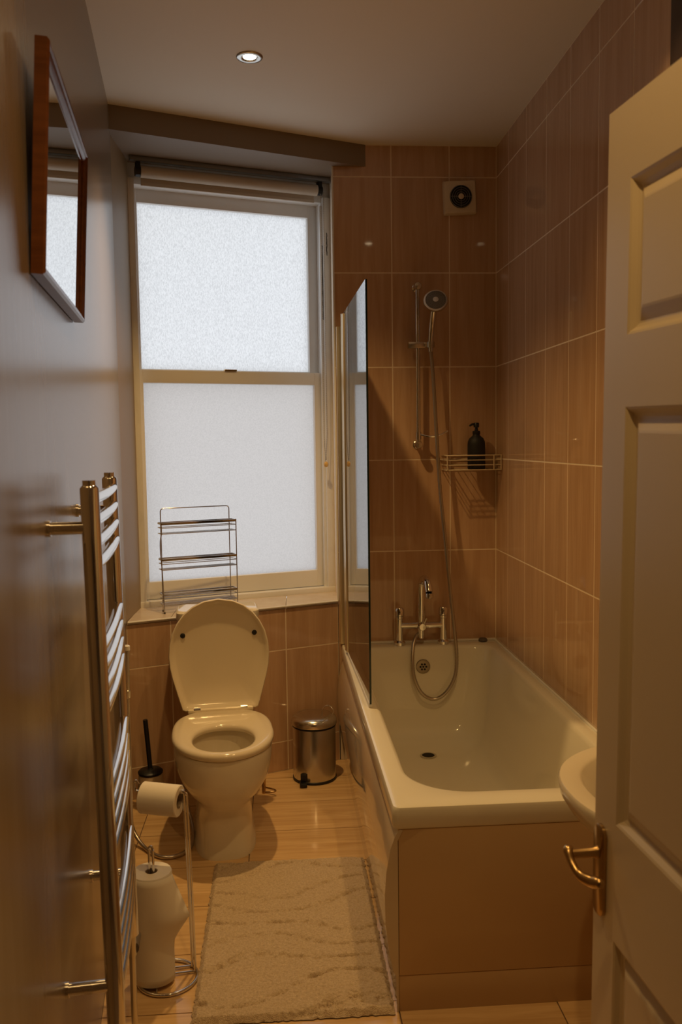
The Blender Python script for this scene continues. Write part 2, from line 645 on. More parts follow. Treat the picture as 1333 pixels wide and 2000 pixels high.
sash('upper_sash', 0.024, 0.866, 1.690, 2.490, 0.085, 0.125, 0.026, 0.047, 0.060, 0.045, 'pane_upper')
sash('lower_sash', 0.024, 0.856, 0.744, 1.728, 0.035, 0.075, 0.022, 0.034, 0.056, 0.076, 'pane_lower')
b = B()
box(b, 0.40, 0.455, 0.028, 0.05, 1.728, 1.735, 0.002)
mesh_obj('sash_catch', b, 'brass', win)
for zz, h, xx in ((2.13, 0.33, 0.8615), (2.30, 0.10, 0.8785)):      # mould on the right jamb
    b = B()
    pts = []
    n = 14
    for k in range(n + 1):
        z = zz + h * (k / n - 0.5)
        pts.append((xx + random.uniform(-0.0015, 0.0015), -0.0006 if xx > 0.87 else 0.011, z))
    tube(b, pts, [0.0008 + 0.0016 * random.random() * sin(pi * k / n) + 0.0008 for k in range(n + 1)], 6)
    mesh_obj('mould_stain', b, 'mould', win)

# ------------------------------------------------------------------ roller blind
bl_ = tag(empty('roller_blind', (VA.x, VA.y, 0), atan2(vu.y, vu.x)), 'rolled-up cream roller blind with bead chain at the window head', 'blind')
b = B(); box(b, 0.0, 0.885, -0.075, -0.045, 2.553, 2.571, 0.003); mesh_obj('head_rail', b, 'rail', bl_, smooth=40)
b = B(); tube(b, [(0.045, -0.045, 2.518), (0.815, -0.045, 2.518)], 0.024, 24); mesh_obj('roller', b, 'blind', bl_, smooth=50)
b = B(); box(b, 0.05, 0.81, -0.025, -0.022, 2.475, 2.515); mesh_obj('fabric_drop', b, 'blind', bl_)
b = B(); box(b, 0.05, 0.81, -0.029, -0.018, 2.468, 2.482, 0.003); mesh_obj('hem_bar', b, 'blind', bl_, smooth=40)
for x0 in (0.026, 0.818):
    b = B()
    box(b, x0, x0 + 0.018, -0.062, -0.03, 2.500, 2.556, 0.003)
    tube(b, [(x0 - 0.002, -0.045, 2.518), (x0 + 0.02, -0.045, 2.518)], 0.021, 16)
    mesh_obj('bracket', b, 'black', bl_, smooth=40)
for x0, z0 in ((0.828, 1.32), (0.842, 1.33)):
    b = B()
    pts, rr = [], []
    n = 240
    for k in range(n + 1):
        pts.append((x0 + (0.835 - x0) * max(0, (k / n - 0.9)) * 10 * 0.8, -0.06, 2.51 + (z0 - 2.51) * k / n))
        rr.append(0.0019 if k % 2 else 0.0010)
    tube(b, pts, rr, 6)
    mesh_obj('bead_chain', b, 'hose', bl_, smooth=60)
b = B()
lathe(b, [(0.001, -0.013), (0.007, -0.011), (0.010, -0.004), (0.010, 0.004), (0.006, 0.010), (0.002, 0.013)], 16, (0.835, -0.06, 1.312))
mesh_obj('pull_weight', b, 'amber', bl_, smooth=60)

# ------------------------------------------------------------------ bath
RIM = 0.5256
BX, BY = -0.693, -1.735
tub = tag(empty('bathtub', (BX / 2, BY / 2, 0)), 'white bathtub with ivory panels along the tiled right wall', 'bathtub')
cx, cy = BX / 2, BY / 2
def bring(x0, x1, y0, y1, r, z):
    return rrect((x0 + x1) / 2 - cx, (y0 + y1) / 2 - cy, (x1 - x0) / 2, (y1 - y0) / 2, r, z, 10)


def bring2(x0, x1, y0, y1, rf, rb, z, n=10):
    """rounded rectangle with its own corner radius at the camera end (rf) and at the tap end (rb)"""
    pts = []
    for sx, sy, a0, r in ((1, 1, 0, rb), (-1, 1, pi / 2, rb), (-1, -1, pi, rf), (1, -1, 3 * pi / 2, rf)):
        ex = x1 if sx > 0 else x0
        ey = y1 if sy > 0 else y0
        for k in range(n + 1):
            a = a0 + (pi / 2) * k / n
            pts.append((ex - sx * r + r * cos(a) - cx, ey - sy * r + r * sin(a) - cy, z))
    return pts


bm = B()
G = 0.003
rings = [bring2(BX + 0.014, -G - 0.004, BY + 0.014, -G - 0.004, 0.015, 0.01, RIM - 0.056),
         bring2(BX + 0.002, -G, BY + 0.003, -G, 0.017, 0.01, RIM - 0.056),
         bring2(BX, -G, BY, -G, 0.018, 0.01, RIM - 0.050),
         bring2(BX, -G, BY, -G, 0.018, 0.01, RIM - 0.010),
         bring2(BX + 0.003, -G - 0.002, BY + 0.003, -G - 0.002, 0.02, 0.01, RIM - 0.003),
         bring2(BX + 0.010, -G - 0.006, BY + 0.010, -G - 0.006, 0.024, 0.012, RIM),
         bring2(BX + 0.050, -0.048, BY + 0.075, -0.092, 0.17, 0.07, RIM),
         bring2(BX + 0.058, -0.055, BY + 0.085, -0.098, 0.17, 0.07, RIM - 0.004),
         bring2(BX + 0.066, -0.062, BY + 0.100, -0.104, 0.17, 0.075, RIM - 0.016),
         bring2(BX + 0.085, -0.078, BY + 0.19, -0.118, 0.17, 0.085, RIM - 0.12),
         bring2(BX + 0.105, -0.095, BY + 0.30, -0.135, 0.16, 0.095, RIM - 0.24),
         bring2(BX + 0.125, -0.115, BY + 0.41, -0.155, 0.15, 0.10, RIM - 0.33),
         bring2(BX + 0.150, -0.140, BY + 0.48, -0.185, 0.14, 0.10, RIM - 0.375),
         bring2(BX + 0.185, -0.175, BY + 0.54, -0.225, 0.12, 0.09, RIM - 0.392),
         bring2(BX + 0.26, -0.25, BY + 0.70, -0.33, 0.08, 0.06, RIM - 0.398)]
loft(bm, rings, False, True)
mesh_obj('tub_shell', bm, 'bath', tub, smooth=38)
# bowed glossy side panel
prof = [(-0.676, 0.468), (-0.687, 0.452), (-0.699, 0.42), (-0.710, 0.36), (-0.7145, 0.30), (-0.713, 0.23), (-0.705, 0.16), (-0.694, 0.104), (-0.688, 0.098), (-0.686, 0.0), (-0.681, 0.0), (-0.681, 0.44), (-0.668, 0.466)]
bm = B()
loft(bm, [[(x - cx, y - cy, z) for x, z in prof] for y in (BY + 0.004, -0.012)])
mesh_obj('side_panel', bm, 'side_panel', tub, smooth=30)
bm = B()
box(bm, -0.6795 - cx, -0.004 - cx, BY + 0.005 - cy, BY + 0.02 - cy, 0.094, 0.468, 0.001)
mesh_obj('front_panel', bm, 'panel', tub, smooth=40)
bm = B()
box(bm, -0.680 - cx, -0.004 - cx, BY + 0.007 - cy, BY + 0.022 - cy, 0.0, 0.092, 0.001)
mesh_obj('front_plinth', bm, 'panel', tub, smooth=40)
# overflow and drain
ov = (-0.348 - cx, -0.1165 - cy, 0.441)
b = B()
lathe(b, [(0.0, 0.004), (0.022, 0.005), (0.0295, 0.004), (0.031, 0.0), (0.031, -0.006)][::-1], 28, ov, 'y', True, False)
of = mesh_obj('overflow', b, 'dull_chrome', tub, smooth=40)
for k in range(7):
    a = 2 * pi * k / 6
    r = 0 if k == 6 else 0.0125
    b = B()
    lathe(b, [(0.0045, 0.0045), (0.0045, 0.0062)], 10, (ov[0] + r * cos(a), ov[1], ov[2] + r * sin(a)), 'y')
    mesh_obj('overflow_hole', b, 'black_gap', of)
b = B()
lathe(b, [(0.034, 0.0), (0.034, 0.003), (0.026, 0.0035), (0.022, -0.001)], 28, (-0.366 - cx, -0.34 - cy, RIM - 0.397))
dr = mesh_obj('drain', b, 'satin_chrome', tub, smooth=40)
b = B()
lathe(b, [(0.024, 0.0), (0.024, 0.0042)], 24, (-0.366 - cx, -0.34 - cy, RIM - 0.397))
mesh_obj('drain_hole', b, 'black_gap', dr)
b = B()
tube(b, [(-0.690 - cx, -G - 0.004 - cy, RIM), (-G - cx, -G - 0.003 - cy, RIM), ], 0.005, 8)
tube(b, [(-G - 0.003 - cx, -G - cy, RIM), (-G - 0.003 - cx, BY + 0.01 - cy, RIM)], 0.005, 8)
mesh_obj('sealant_bead', b, 'white_plastic', tub, smooth=60)

b = B()
lathe(b, [(0.016, 0), (0.0195, 0.003), (0.0195, 0.009), (0.016, 0.014), (0.008, 0.016), (0.0, 0.0165)], 20, (0, 0, 0))
bp_ = mesh_obj('bath_plug', b, 'rubber', None, smooth=50, loc=(-0.068, -0.040, RIM))
tag(bp_, 'small dark rubber plug on the bath corner', 'plug')

# ------------------------------------------------------------------ bath mixer
mx = tag(empty('bath_mixer', (-0.346, -0.064, RIM)), 'chrome two-handle bath mixer with swan spout on the bath rim', 'tap')
mx.scale = (1.08, 1.0, 1.10)
for s in (-1, 1):
    b = B()
    lathe(b, [(0.023, 0), (0.023, 0.012), (0.018, 0.016), (0.0145, 0.02), (0.0145, 0.105), (0.017, 0.108), (0.017, 0.116)], 20, (s * 0.089, 0, 0))
    p = mesh_obj('pillar', b, 'chrome', mx, smooth=35)
    b = B()
    lathe(b, [(0.015, 0.116), (0.0185, 0.119), (0.0185, 0.142), (0.014, 0.149), (0.0, 0.151)], 20, (s * 0.089, 0, 0))
    tube(b, [(s * 0.089, -0.004, 0.132), (s * 0.089 + 0.004, -0.034, 0.136)], 0.0045, 8)
    mesh_obj('handle', b, 'chrome', p, smooth=35)
b = B(); tube(b, [(-0.089, 0, 0.078), (0.089, 0, 0.078)], 0.0135, 16)
mesh_obj('bridge', b, 'chrome', mx, smooth=40)
b = B()
sp = smooth_path([(0, 0, 0.075), (0, 0, 0.15), (0.0, 0, 0.215), (0.001, -0.010, 0.252), (0.006, -0.045, 0.270), (0.012, -0.085, 0.258), (0.015, -0.105, 0.225)], 6)
tube(b, sp, [0.0155 - 0.001 * i / len(sp) for i in range(len(sp))], 16)
spo = mesh_obj('spout', b, 'chrome', mx, smooth=40)
b = B(); lathe(b, [(0.014, 0.222), (0.0155, 0.219), (0.0155, 0.204), (0.012, 0.202)], 16, (0.016, -0.107, 0)); mesh_obj('aerator', b, 'satin_chrome', spo, smooth=40)
b = B(); lathe(b, [(0.016, -0.01), (0.016, 0.03), (0.013, 0.036), (0.0, 0.037)], 18, (0, 0, 0.076), 'y'); mesh_obj('diverter', b, 'chrome', mx, smooth=40)
b = B(); tube(b, [(0.004, -0.028, 0.084), (0.016, -0.034, 0.112)], [0.004, 0.0045], 8); mesh_obj('diverter_lever', b, 'chrome', mx, smooth=40)
b = B(); lathe(b, [(0.011, 0.03), (0.012, 0.05), (0.014, 0.07)], 14, (-0.004, -0.018, 0)); mesh_obj('hose_outlet', b, 'chrome', mx, smooth=40)

# ------------------------------------------------------------------ shower riser rail, hand shower, hose
sr = tag(empty('shower_rail', (-0.352, 0, 1.4)), 'chrome shower riser rail on the brown tiled wall', 'shower rail')
b = B(); tube(b, [(0, -0.05, 0.0), (0, -0.05, 0.665)], 0.0095, 16); mesh_obj('rail_tube', b, 'chrome', sr, smooth=40)
for z, m_ in ((0.665, 'satin_chrome'), (-0.005, 'satin_chrome')):
    b = B()
    lathe(b, [(0.017, 0.0), (0.017, 0.004), (0.010, 0.008), (0.010, 0.034), (0.0165, 0.038), (0.0165, 0.062), (0.014, 0.066), (0.0, 0.067)], 20, (0, 0, z), 'y')
    mesh_obj('wall_bracket', b, m_, sr, smooth=40)
b = B(); lathe(b, [(0.0125, 0.018), (0.0125, 0.05)], 16, (0, -0.05, 0)); mesh_obj('collar', b, 'chrome', sr, smooth=40)
b = B(); tube(b, smooth_path([(0.008, -0.055, 0.040), (0.045, -0.070, 0.030), (0.085, -0.075, 0.034), (0.123, -0.070, 0.052)], 5), 0.0042, 8); mesh_obj('hose_hook', b, 'chrome', sr, smooth=40)
b = B(); box(b, -0.044, 0.030, -0.068, -0.036, 0.403, 0.431, 0.006)
lathe(b, [(0.017, 0.406), (0.017, 0.430)], 18, (0.052, -0.068, 0))
box(b, 0.02, 0.05, -0.068, -0.05, 0.408, 0.428, 0.003)
mesh_obj('slider', b, 'satin_chrome', sr, smooth=40)

hs = tag(empty('hand_shower', (-0.300, -0.068, 1.80)), 'chrome hand shower with round grey spray face in its rail holder', 'shower head')
b = B()
tube(b, smooth_path([(0, 0, -0.012), (0.0, 0, 0.03), (0.003, -0.012, 0.09), (0.006, -0.034, 0.145), (0.008, -0.05, 0.175)], 6), [0.0105 + 0.004 * (i / 24) for i in range(25)], 14)
mesh_obj('handle', b, 'chrome', hs, smooth=50)
b = B()
lathe(b, [(0.016, -0.03), (0.034, -0.024), (0.047, -0.012), (0.051, 0.0), (0.050, 0.006), (0.044, 0.008)], 32, (0, 0, 0), 'y', True, True)
hd = mesh_obj('head', b, 'satin_chrome', hs, smooth=40, loc=(0.010, -0.068, 0.190), rot=(radians(-24), 0, radians(-8)))
b = B(); lathe(b, [(0.043, 0.006), (0.043, 0.0095), (0.036, 0.0105), (0.0, 0.0105)], 32, (0, 0, 0), 'y'); mesh_obj('spray_face', b, 'grey_foil', hd, smooth=40)
b = B()
for rr_, n_ in ((0.038, 26), (0.029, 18)):
    for k in range(n_):
        a = 2 * pi * k / n_
        lathe(b, [(0.0016, 0.009), (0.0012, 0.012)], 6, (rr_ * cos(a), 0, rr_ * sin(a)), 'y')
nz = mesh_obj('nozzles', b, 'rubber', hd); nz['kind'] = 'stuff'
b = B(); lathe(b, [(0.012, 0.009), (0.012, 0.013), (0.007, 0.014), (0.0, 0.0135)], 18, (0, 0, 0), 'y'); mesh_obj('centre_button', b, 'satin_chrome', hd, smooth=40)

b = B()
hp = [(-0.300, -0.068, 1.79), (-0.293, -0.070, 1.72), (-0.284, -0.075, 1.56), (-0.277, -0.082, 1.40), (-0.266, -0.092, 1.20), (-0.247, -0.105, 0.98), (-0.228, -0.118, 0.76), (-0.214, -0.135, 0.60), (-0.208, -0.150, 0.48), (-0.222, -0.165, 0.40), (-0.262, -0.172, 0.338), (-0.312, -0.170, 0.312), (-0.362, -0.168, 0.338), (-0.392, -0.158, 0.40), (-0.398, -0.140, 0.47), (-0.386, -0.105, 0.545), (-0.362, -0.075, 0.575), (-0.349, -0.070, 0.562)]
path = smooth_path(hp, 14)
tube(b, path, [0.0078 + (0.0006 if i % 2 else -0.0006) for i in range(len(path))], 10)
h = mesh_obj('shower_hose', b, 'hose', None, smooth=60)
tag(h, 'flexible metal shower hose looping down into the bath', 'hose')

# ------------------------------------------------------------------ shower screen
SX = -0.683
sc = tag(empty('shower_screen', (SX, 0, RIM), radians(1.2)), 'hinged clear glass shower screen on the bath edge', 'shower screen')
z0, z1 = 0.014, 1.405
b = B(); box(b, -0.016, 0.004, -0.030, -0.003, 0.004, z1 - 0.03, 0.002); mesh_obj('wall_profile', b, 'profile', sc, smooth=40)
b = B(); box(b, -0.003, 0.003, -0.175, -0.030, z0, z1 - 0.012); mesh_obj('fixed_pane', b, 'glass', sc)
b = B(); tube(b, [(0, -0.186, z0), (0, -0.186, z1)], 0.011, 14); box(b, -0.008, 0.008, -0.230, -0.190, z0, z1 - 0.004, 0.002)
mesh_obj('hinge_profile', b, 'profile', sc, smooth=40)
b = B()
pts = [(-0.228, z0), (-0.945, z0), (-0.945, z1), (-0.228, z1)]
r_ = [[(-0.003, y, z) for y, z in pts], [(0.003, y, z) for y, z in pts]]
loft(b, r_)
gp = mesh_obj('glass_pane', b, 'glass', sc)
b = B(); box(b, -0.0032, 0.0032, -0.9475, -0.9452, z0, z1); mesh_obj('polished_edge', b, 'glass_edge', gp)
b = B(); box(b, -0.005, 0.005, -0.94, -0.23, 0.001, 0.016, 0.001); mesh_obj('bottom_seal', b, 'white_plastic', sc)

# ------------------------------------------------------------------ wire shelf and bottle
ws_ = tag(empty('wire_shelf', (-0.125, -0.06, 1.285)), 'cream wire corner shelf on the tiled wall', 'shelf')
x0, x1, y0, y1 = -0.118, 0.121, -0.052, 0.056
for k, z in enumerate((0.0, 0.021, 0.042, 0.062)):
    b = B()
    tube(b, [(x0, y0, z), (x1, y0, z), (x1, y1, z), (x0, y1, z)], 0.0026 if k in (0, 3) else 0.0020, 8, closed=True)
    mesh_obj('hoop_wire', b, 'wire', ws_, smooth=60)
for x in (x0 + 0.004, x1 - 0.034, x1 - 0.003):
    b = B(); tube(b, [(x, y0 - 0.003, 0), (x, y0 - 0.003, 0.063)], 0.0024, 8); mesh_obj('upright_wire', b, 'wire', ws_, smooth=60)
for k in range(9):
    x = x0 + (x1 - x0) * (k + 0.5) / 9
    b = B(); tube(b, [(x, y0, 0.0), (x, y1, 0.0)], 0.0016, 6); mesh_obj('base_wire', b, 'wire', ws_, smooth=60)

bt = tag(empty('soap_bottle', (-0.103, -0.066, 1.2875)), 'matt black pump soap bottle in the wire shelf', 'bottle')
b = B(); lathe(b, [(0.036, 0), (0.038, 0.004), (0.038, 0.105), (0.0365, 0.118), (0.030, 0.132), (0.019, 0.141), (0.015, 0.146), (0.015, 0.152)], 28); mesh_obj('body', b, 'black_matt', bt, smooth=50)
b = B(); lathe(b, [(0.0165, 0.150), (0.0165, 0.163), (0.008, 0.165), (0.006, 0.178), (0.012, 0.179), (0.012, 0.196), (0.009, 0.199)], 20)
tube(b, smooth_path([(0, 0, 0.191), (-0.018, -0.004, 0.192), (-0.031, -0.006, 0.185)], 4), [0.006 - 0.0003 * i for i in range(9)], 8)
mesh_obj('pump', b, 'black', bt, smooth=45)

# ------------------------------------------------------------------ extractor fan
fn = tag(empty('extractor_fan', (-0.1625, 0, 2.442)), 'square extractor fan with round dark grille high on the wall', 'fan')
b = B()
def sq(h, y, r):
    return [(p[0], -y, p[1]) for p in rrect(0, 0, h, h, r, 0, 5)]
loft(b, [sq(0.070, 0.0, 0.006), sq(0.070, 0.018, 0.006), sq(0.066, 0.028, 0.01), sq(0.058, 0.031, 0.012)])
hz = mesh_obj('housing', b, 'fan', fn, smooth=40, rot=(0, radians(-2.5), 0))
b = B(); lathe(b, [(0.048, 0.029), (0.048, 0.0335), (0.045, 0.0335)], 36, (0.002, 0, 0), 'y'); mesh_obj('vent_opening', b, 'black_gap', fn, smooth=40)
for r in (0.046, 0.037, 0.028, 0.019):
    b = B(); tube(b, [(p[0] + 0.002, -0.036, p[2]) for p in circle((0, 0, 0), r, 36, 'xz')], 0.0013, 6, closed=True); mesh_obj('grille_ring', b, 'rail', fn, smooth=60)
for a in (0, pi / 2):
    b = B(); tube(b, [(0.002 - 0.047 * cos(a), -0.036, -0.047 * sin(a)), (0.002 + 0.047 * cos(a), -0.036, 0.047 * sin(a))], 0.0012, 6); mesh_obj('grille_spoke', b, 'rail', fn, smooth=60)
b = B(); lathe(b, [(0.012, 0.033), (0.012, 0.038), (0.008, 0.040), (0, 0.040)], 20, (0.002, 0, 0), 'y'); mesh_obj('hub', b, 'fan', fn, smooth=40)

# ------------------------------------------------------------------ downlights
def downlight(x, y, label, power, cone=110, blend=1.0):
    d = tag(empty('downlight', (x, y, ZC)), label, 'light')
    b = B()
    n = 32
    pr = [(0.020, 0.0), (0.021, -0.001), (0.026, -0.004), (0.030, -0.0055), (0.041, -0.0045), (0.044, -0.001), (0.044, 0.0)]
    lathe(b, pr, n, (0, 0, 0), 'z', False, False)
    mesh_obj('bezel', b, 'satin_chrome', d, smooth=50)
    b = B(); lathe(b, [(0.0205, -0.0005), (0.0205, -0.002), (0.016, -0.003), (0.0, -0.0035)], 24); mesh_obj('lamp_face', b, 'lamp', d, smooth=40)
    ld = bpy.data.lights.new('downlight_beam', 'SPOT')
    ld.energy = power
    ld.color = LAMP_COLOUR
    ld.spot_size = radians(cone)
    ld.spot_blend = blend
    ld.shadow_soft_size = 0.022
    lo = bpy.data.objects.new('downlight_beam', ld)
    COL.objects.link(lo)
    lo.parent = d
    lo.location = (0, 0, -0.030)
    return d


downlight(-1.023, -0.824, 'lit round ceiling downlight with metal bezel above the toilet', LAMP_POWER * 1.75)
downlight(-0.36, -1.82, 'lit round ceiling downlight near the end of the bath', LAMP_POWER * 0.82)
downlight(-0.80, -2.90, 'lit round ceiling downlight nearest the doorway', LAMP_POWER * 0.55, 130, 0.6)

# ------------------------------------------------------------------ toilet
TO = Vector((-1.188, -0.545, 0))
TR = radians(5.5)
tl = tag(empty('toilet', TO, TR), 'cream close-coupled toilet with raised lid under the window', 'toilet')


def egg(a, yf, yb, z, n=40, nb=2.5, nf=2.05, split=0.52):
    """outline: half width a, front at yf, back at yb"""
    yc = yf + (yb - yf) * split
    pts = []
    for k in range(n):
        t = 2 * pi * k / n
        c, s = cos(t), sin(t)
        e = nf if s < 0 else nb
        x = a * math.copysign(abs(c) ** (2 / e), c)
        y = yc + (abs(s) ** (2 / e)) * ((yf - yc) if s < 0 else (yb - yc))
        pts.append((x, y, z))
    return pts


b = B()
PR = [(0.0, 0.112, -0.352, 0.16, 3.2), (0.02, 0.110, -0.350, 0.16, 3.2), (0.035, 0.104, -0.345, 0.155, 3.2), (0.12, 0.100, -0.342, 0.15, 3.0), (0.165, 0.101, -0.350, 0.14, 2.7),
      (0.190, 0.110, -0.374, 0.12, 2.5), (0.222, 0.137, -0.412, 0.10, 2.4), (0.262, 0.157, -0.441, 0.09, 2.4), (0.295, 0.166, -0.452, 0.09, 2.4), (0.33, 0.171, -0.458, 0.09, 2.4), (0.37, 0.173, -0.463, 0.09, 2.4), (0.383, 0.170, -0.460, 0.09, 2.4)]
rings = [egg(a, yf, yb, z, 40, 3.0, ne) for z, a, yf, yb, ne in PR]
rings += [egg(0.150, -0.440, 0.06, 0.384, 40, 3.0, 2.2), egg(0.118, -0.425, -0.12, 0.378, 40, 2.2, 2.1), egg(0.112, -0.415, -0.14, 0.34, 40, 2.2, 2.1),
          egg(0.095, -0.385, -0.16, 0.28, 40, 2.2, 2.1), egg(0.060, -0.34, -0.20, 0.23, 40), egg(0.03, -0.30, -0.24, 0.20, 40)]
loft(b, rings)
mesh_obj('bowl', b, 'porcelain', tl, smooth=50)
b = B()
bmesh.ops.create_circle(b, cap_ends=True, radius=0.066, segments=24)
mesh_obj('water', b, 'water', tl, loc=(0, -0.272, 0.245))
# seat ring
def seat_ring(z0_, zt, yf, a, hole):
    ha, hf, hb = hole
    out = lambda d, z: egg(a - d, yf + d, 0.012 - d * 0.5, z, 48, 3.0, 2.1)
    inn = lambda d, z: egg(ha + d, hf - d, hb + d, z, 48, 2.2, 2.1)
    return [out(0.004, z0_), out(0, z0_ + 0.006), out(0, zt - 0.010), out(0.005, zt - 0.003), out(0.014, zt),
            inn(0.020, zt), inn(0.008, zt - 0.004), inn(0.001, zt - 0.010), inn(0.0, z0_ + 0.004), inn(0.003, z0_)]


b = B()
loft(b, seat_ring(0.386, 0.412, -0.472, 0.177, (0.105, -0.428, -0.160)), close=True)
mesh_obj('seat', b, 'seat', tl, smooth=50)
# raised lid: built lying (length along +y), then stood up
LID_W = [(0.0, 0.0), (0.0, 0.70), (0.012, 0.755), (0.10, 0.815), (0.20, 0.878), (0.30, 0.94), (0.40, 0.985), (0.50, 1.0), (0.60, 0.982), (0.70, 0.925), (0.79, 0.825), (0.87, 0.69), (0.935, 0.51), (0.98, 0.29), (1.0, 0.0)]


def lid_outline(sc_, z):
    Lh, W_ = 0.420, 0.188
    half = [(W_ * w__, Lh * f) for f, w__ in LID_W]
    pts = half + [(-x, y) for x, y in half[-2:0:-1]]
    return [(x * sc_, Lh * 0.48 + (y - Lh * 0.48) * sc_, z) for x, y in pts]


b = B()
rings = [lid_outline(0.02, -0.0165), lid_outline(0.5, -0.0160), lid_outline(0.84, -0.0125), lid_outline(0.93, -0.005), lid_outline(0.965, 0.004), lid_outline(0.985, 0.0045), lid_outline(1.0, 0.001),
         lid_outline(1.0, -0.008), lid_outline(0.97, -0.018), lid_outline(0.85, -0.025), lid_outline(0.4, -0.029), lid_outline(0.02, -0.030)]
loft(b, rings)
lid = mesh_obj('lid', b, 'seat', tl, smooth=50, loc=(0, 0.012, 0.412))
lid.rotation_euler = (radians(87.5), 0, 0)
for s in (-1, 1):
    b = B(); lathe(b, [(0.0095, -0.018), (0.0095, -0.0105), (0.007, -0.0092), (0, -0.009)], 14, (s * 0.134, 0.284, 0)); mesh_obj('lid_bumper', b, 'black', lid, smooth=40)
b = B(); box(b, -0.122, 0.122, -0.005, 0.022, 0.404, 0.420, 0.006); mesh_obj('hinge_cover', b, 'seat', tl, smooth=40)
for s in (-1, 1):
    b = B(); tube(b, [(s * 0.10, 0.006, 0.416), (s * 0.075, 0.006, 0.416)], 0.010, 14); mesh_obj('hinge_barrel', b, 'chrome', tl, smooth=40)
b = B()
loft(b, [[(p[0], p[1], z) for p in rrect(0, 0.168, hx, 0.078, 0.03, z)] for z, hx in ((0.38, 0.130), (0.40, 0.142), (0.55, 0.150), (0.742, 0.153))])
ci = mesh_obj('cistern', b, 'porcelain', tl, smooth=40)
b = B()
loft(b, [rrect(0, 0.168, 0.157, 0.081, 0.03, 0.742), rrect(0, 0.168, 0.159, 0.083, 0.03, 0.748), rrect(0, 0.168, 0.158, 0.083, 0.03, 0.768), rrect(0, 0.168, 0.150, 0.076, 0.028, 0.776)])
mesh_obj('cistern_lid', b, 'porcelain', tl, smooth=40)

# water valve beside the toilet
vv = tag(empty('water_valve', (-1.02, -0.36, 0)), 'small brass water valve loop on the floor beside the toilet', 'valve')
b = B(); tube(b, [(-0.018, 0.02, 0), (-0.018, 0.02, 0.06)], 0.008, 12); mesh_obj('stub_pipe', b, 'bronze', vv, smooth=40)
b = B(); tube(b, smooth_path([(-0.018, 0.02, 0.026), (0.012, 0.0, 0.026), (0.026, -0.008, 0.024), (0.028, -0.018, 0.022), (0.012, -0.022, 0.021), (-0.012, -0.020, 0.021)], 5), 0.0035, 8); mesh_obj('wire_loop', b, 'bronze', vv, smooth=50)

# ------------------------------------------------------------------ toilet brush
br = tag(empty('toilet_brush', (-1.474, -0.432, 0)), 'black-handled toilet brush in a beige pot by the corner', 'toilet brush')
b = B(); lathe(b, [(0.042, 0), (0.048, 0.004), (0.050, 0.07), (0.046, 0.132), (0.044, 0.136)], 28); mesh_obj('pot', b, 'pot', br, smooth=40)
b = B(); lathe(b, [(0.040, 0.136), (0.047, 0.139), (0.048, 0.146), (0.042, 0.152), (0.012, 0.155), (0.010, 0.16)], 28); mesh_obj('splash_lid', b, 'black', br, smooth=40)
b = B(); tube(b, [(0, 0, 0.15), (-0.006, -0.003, 0.25), (-0.013, -0.006, 0.352)], 0.0092, 12); mesh_obj('handle', b, 'black', br, smooth=40)

# ------------------------------------------------------------------ pedal bin
bn = tag(empty('pedal_bin', (-0.826, -0.193, 0)), 'round chrome pedal bin between the toilet and the bath', 'bin')
b = B(); lathe(b, [(0.090, 0.008), (0.090, 0.225), (0.088, 0.228)], 40); mesh_obj('body', b, 'satin_chrome', bn, smooth=40)
b = B(); lathe(b, [(0.088, 0), (0.0925, 0.002), (0.0925, 0.010), (0.0905, 0.012)], 40); mesh_obj('base_ring', b, 'black', bn, smooth=40)
b = B(); lathe(b, [(0.0905, 0.2265), (0.092, 0.228), (0.092, 0.236), (0.0905, 0.238)], 40); mesh_obj('collar', b, 'black', bn, smooth=40)
b = B(); lathe(b, [(0.095, 0.236), (0.096, 0.238), (0.096, 0.252), (0.092, 0.262), (0.078, 0.271), (0.045, 0.278), (0.0, 0.280)], 40); mesh_obj('lid', b, 'satin_chrome', bn, smooth=45)
b = B(); box(b, -0.066, -0.036, -0.118, -0.060, 0.004, 0.016, 0.004); box(b, -0.062, -0.040, -0.092, -0.070, 0.014, 0.046, 0.003)
pd = mesh_obj('pedal', b, 'black', bn, smooth=40)
b = B(); tube(b, circle((0.058, -0.008, 0.286), 0.024, 28, 'xz'), 0.0022, 8, closed=True); mesh_obj('ring_handle', b, 'chrome', bn, smooth=60)

# ------------------------------------------------------------------ toilet roll stand, rolls
st = tag(empty('toilet_roll_stand', (-1.272, -1.543, 0)), 'chrome wire toilet roll stand on a round ring base', 'roll holder')
b = B(); tube(b, circle((0, 0, 0.006), 0.077, 40), 0.0045, 10, closed=True); mesh_obj('base_ring', b, 'chrome', st, smooth=60)
for a_, b__ in (((0.062, 0.046), (-0.068, 0.030)), ((0.068, 0.020), (-0.072, 0.004)), ((-0.02, -0.072), (-0.035, 0.068))):
    b = B(); tube(b, [(a_[0], a_[1], 0.006), (b__[0], b__[1], 0.006)], 0.003, 8); mesh_obj('base_wire', b, 'chrome', st, smooth=60)
b = B()
pts = [(0.060, 0.044, 0.006), (0.056, 0.043, 0.25), (0.050, 0.042, 0.475), (0.050, 0.034, 0.492), (0.040, 0.025, 0.499), (0.0, 0.034, 0.4925), (-0.04, 0.044, 0.4925), (-0.074, 0.053, 0.4945), (-0.080, 0.053, 0.505), (-0.080, 0.050, 0.520), (-0.074, 0.047, 0.525), (-0.068, 0.047, 0.516)]
tube(b, smooth_path(pts, 6), 0.0036, 10); mesh_obj('upright_wire', b, 'chrome', st, smooth=60)
b = B()
pts = [(0.070, 0.022, 0.006), (0.066, 0.022, 0.25), (0.060, 0.024, 0.470), (0.058, 0.022, 0.492), (0.050, 0.022, 0.502), (0.040, 0.025, 0.499)]
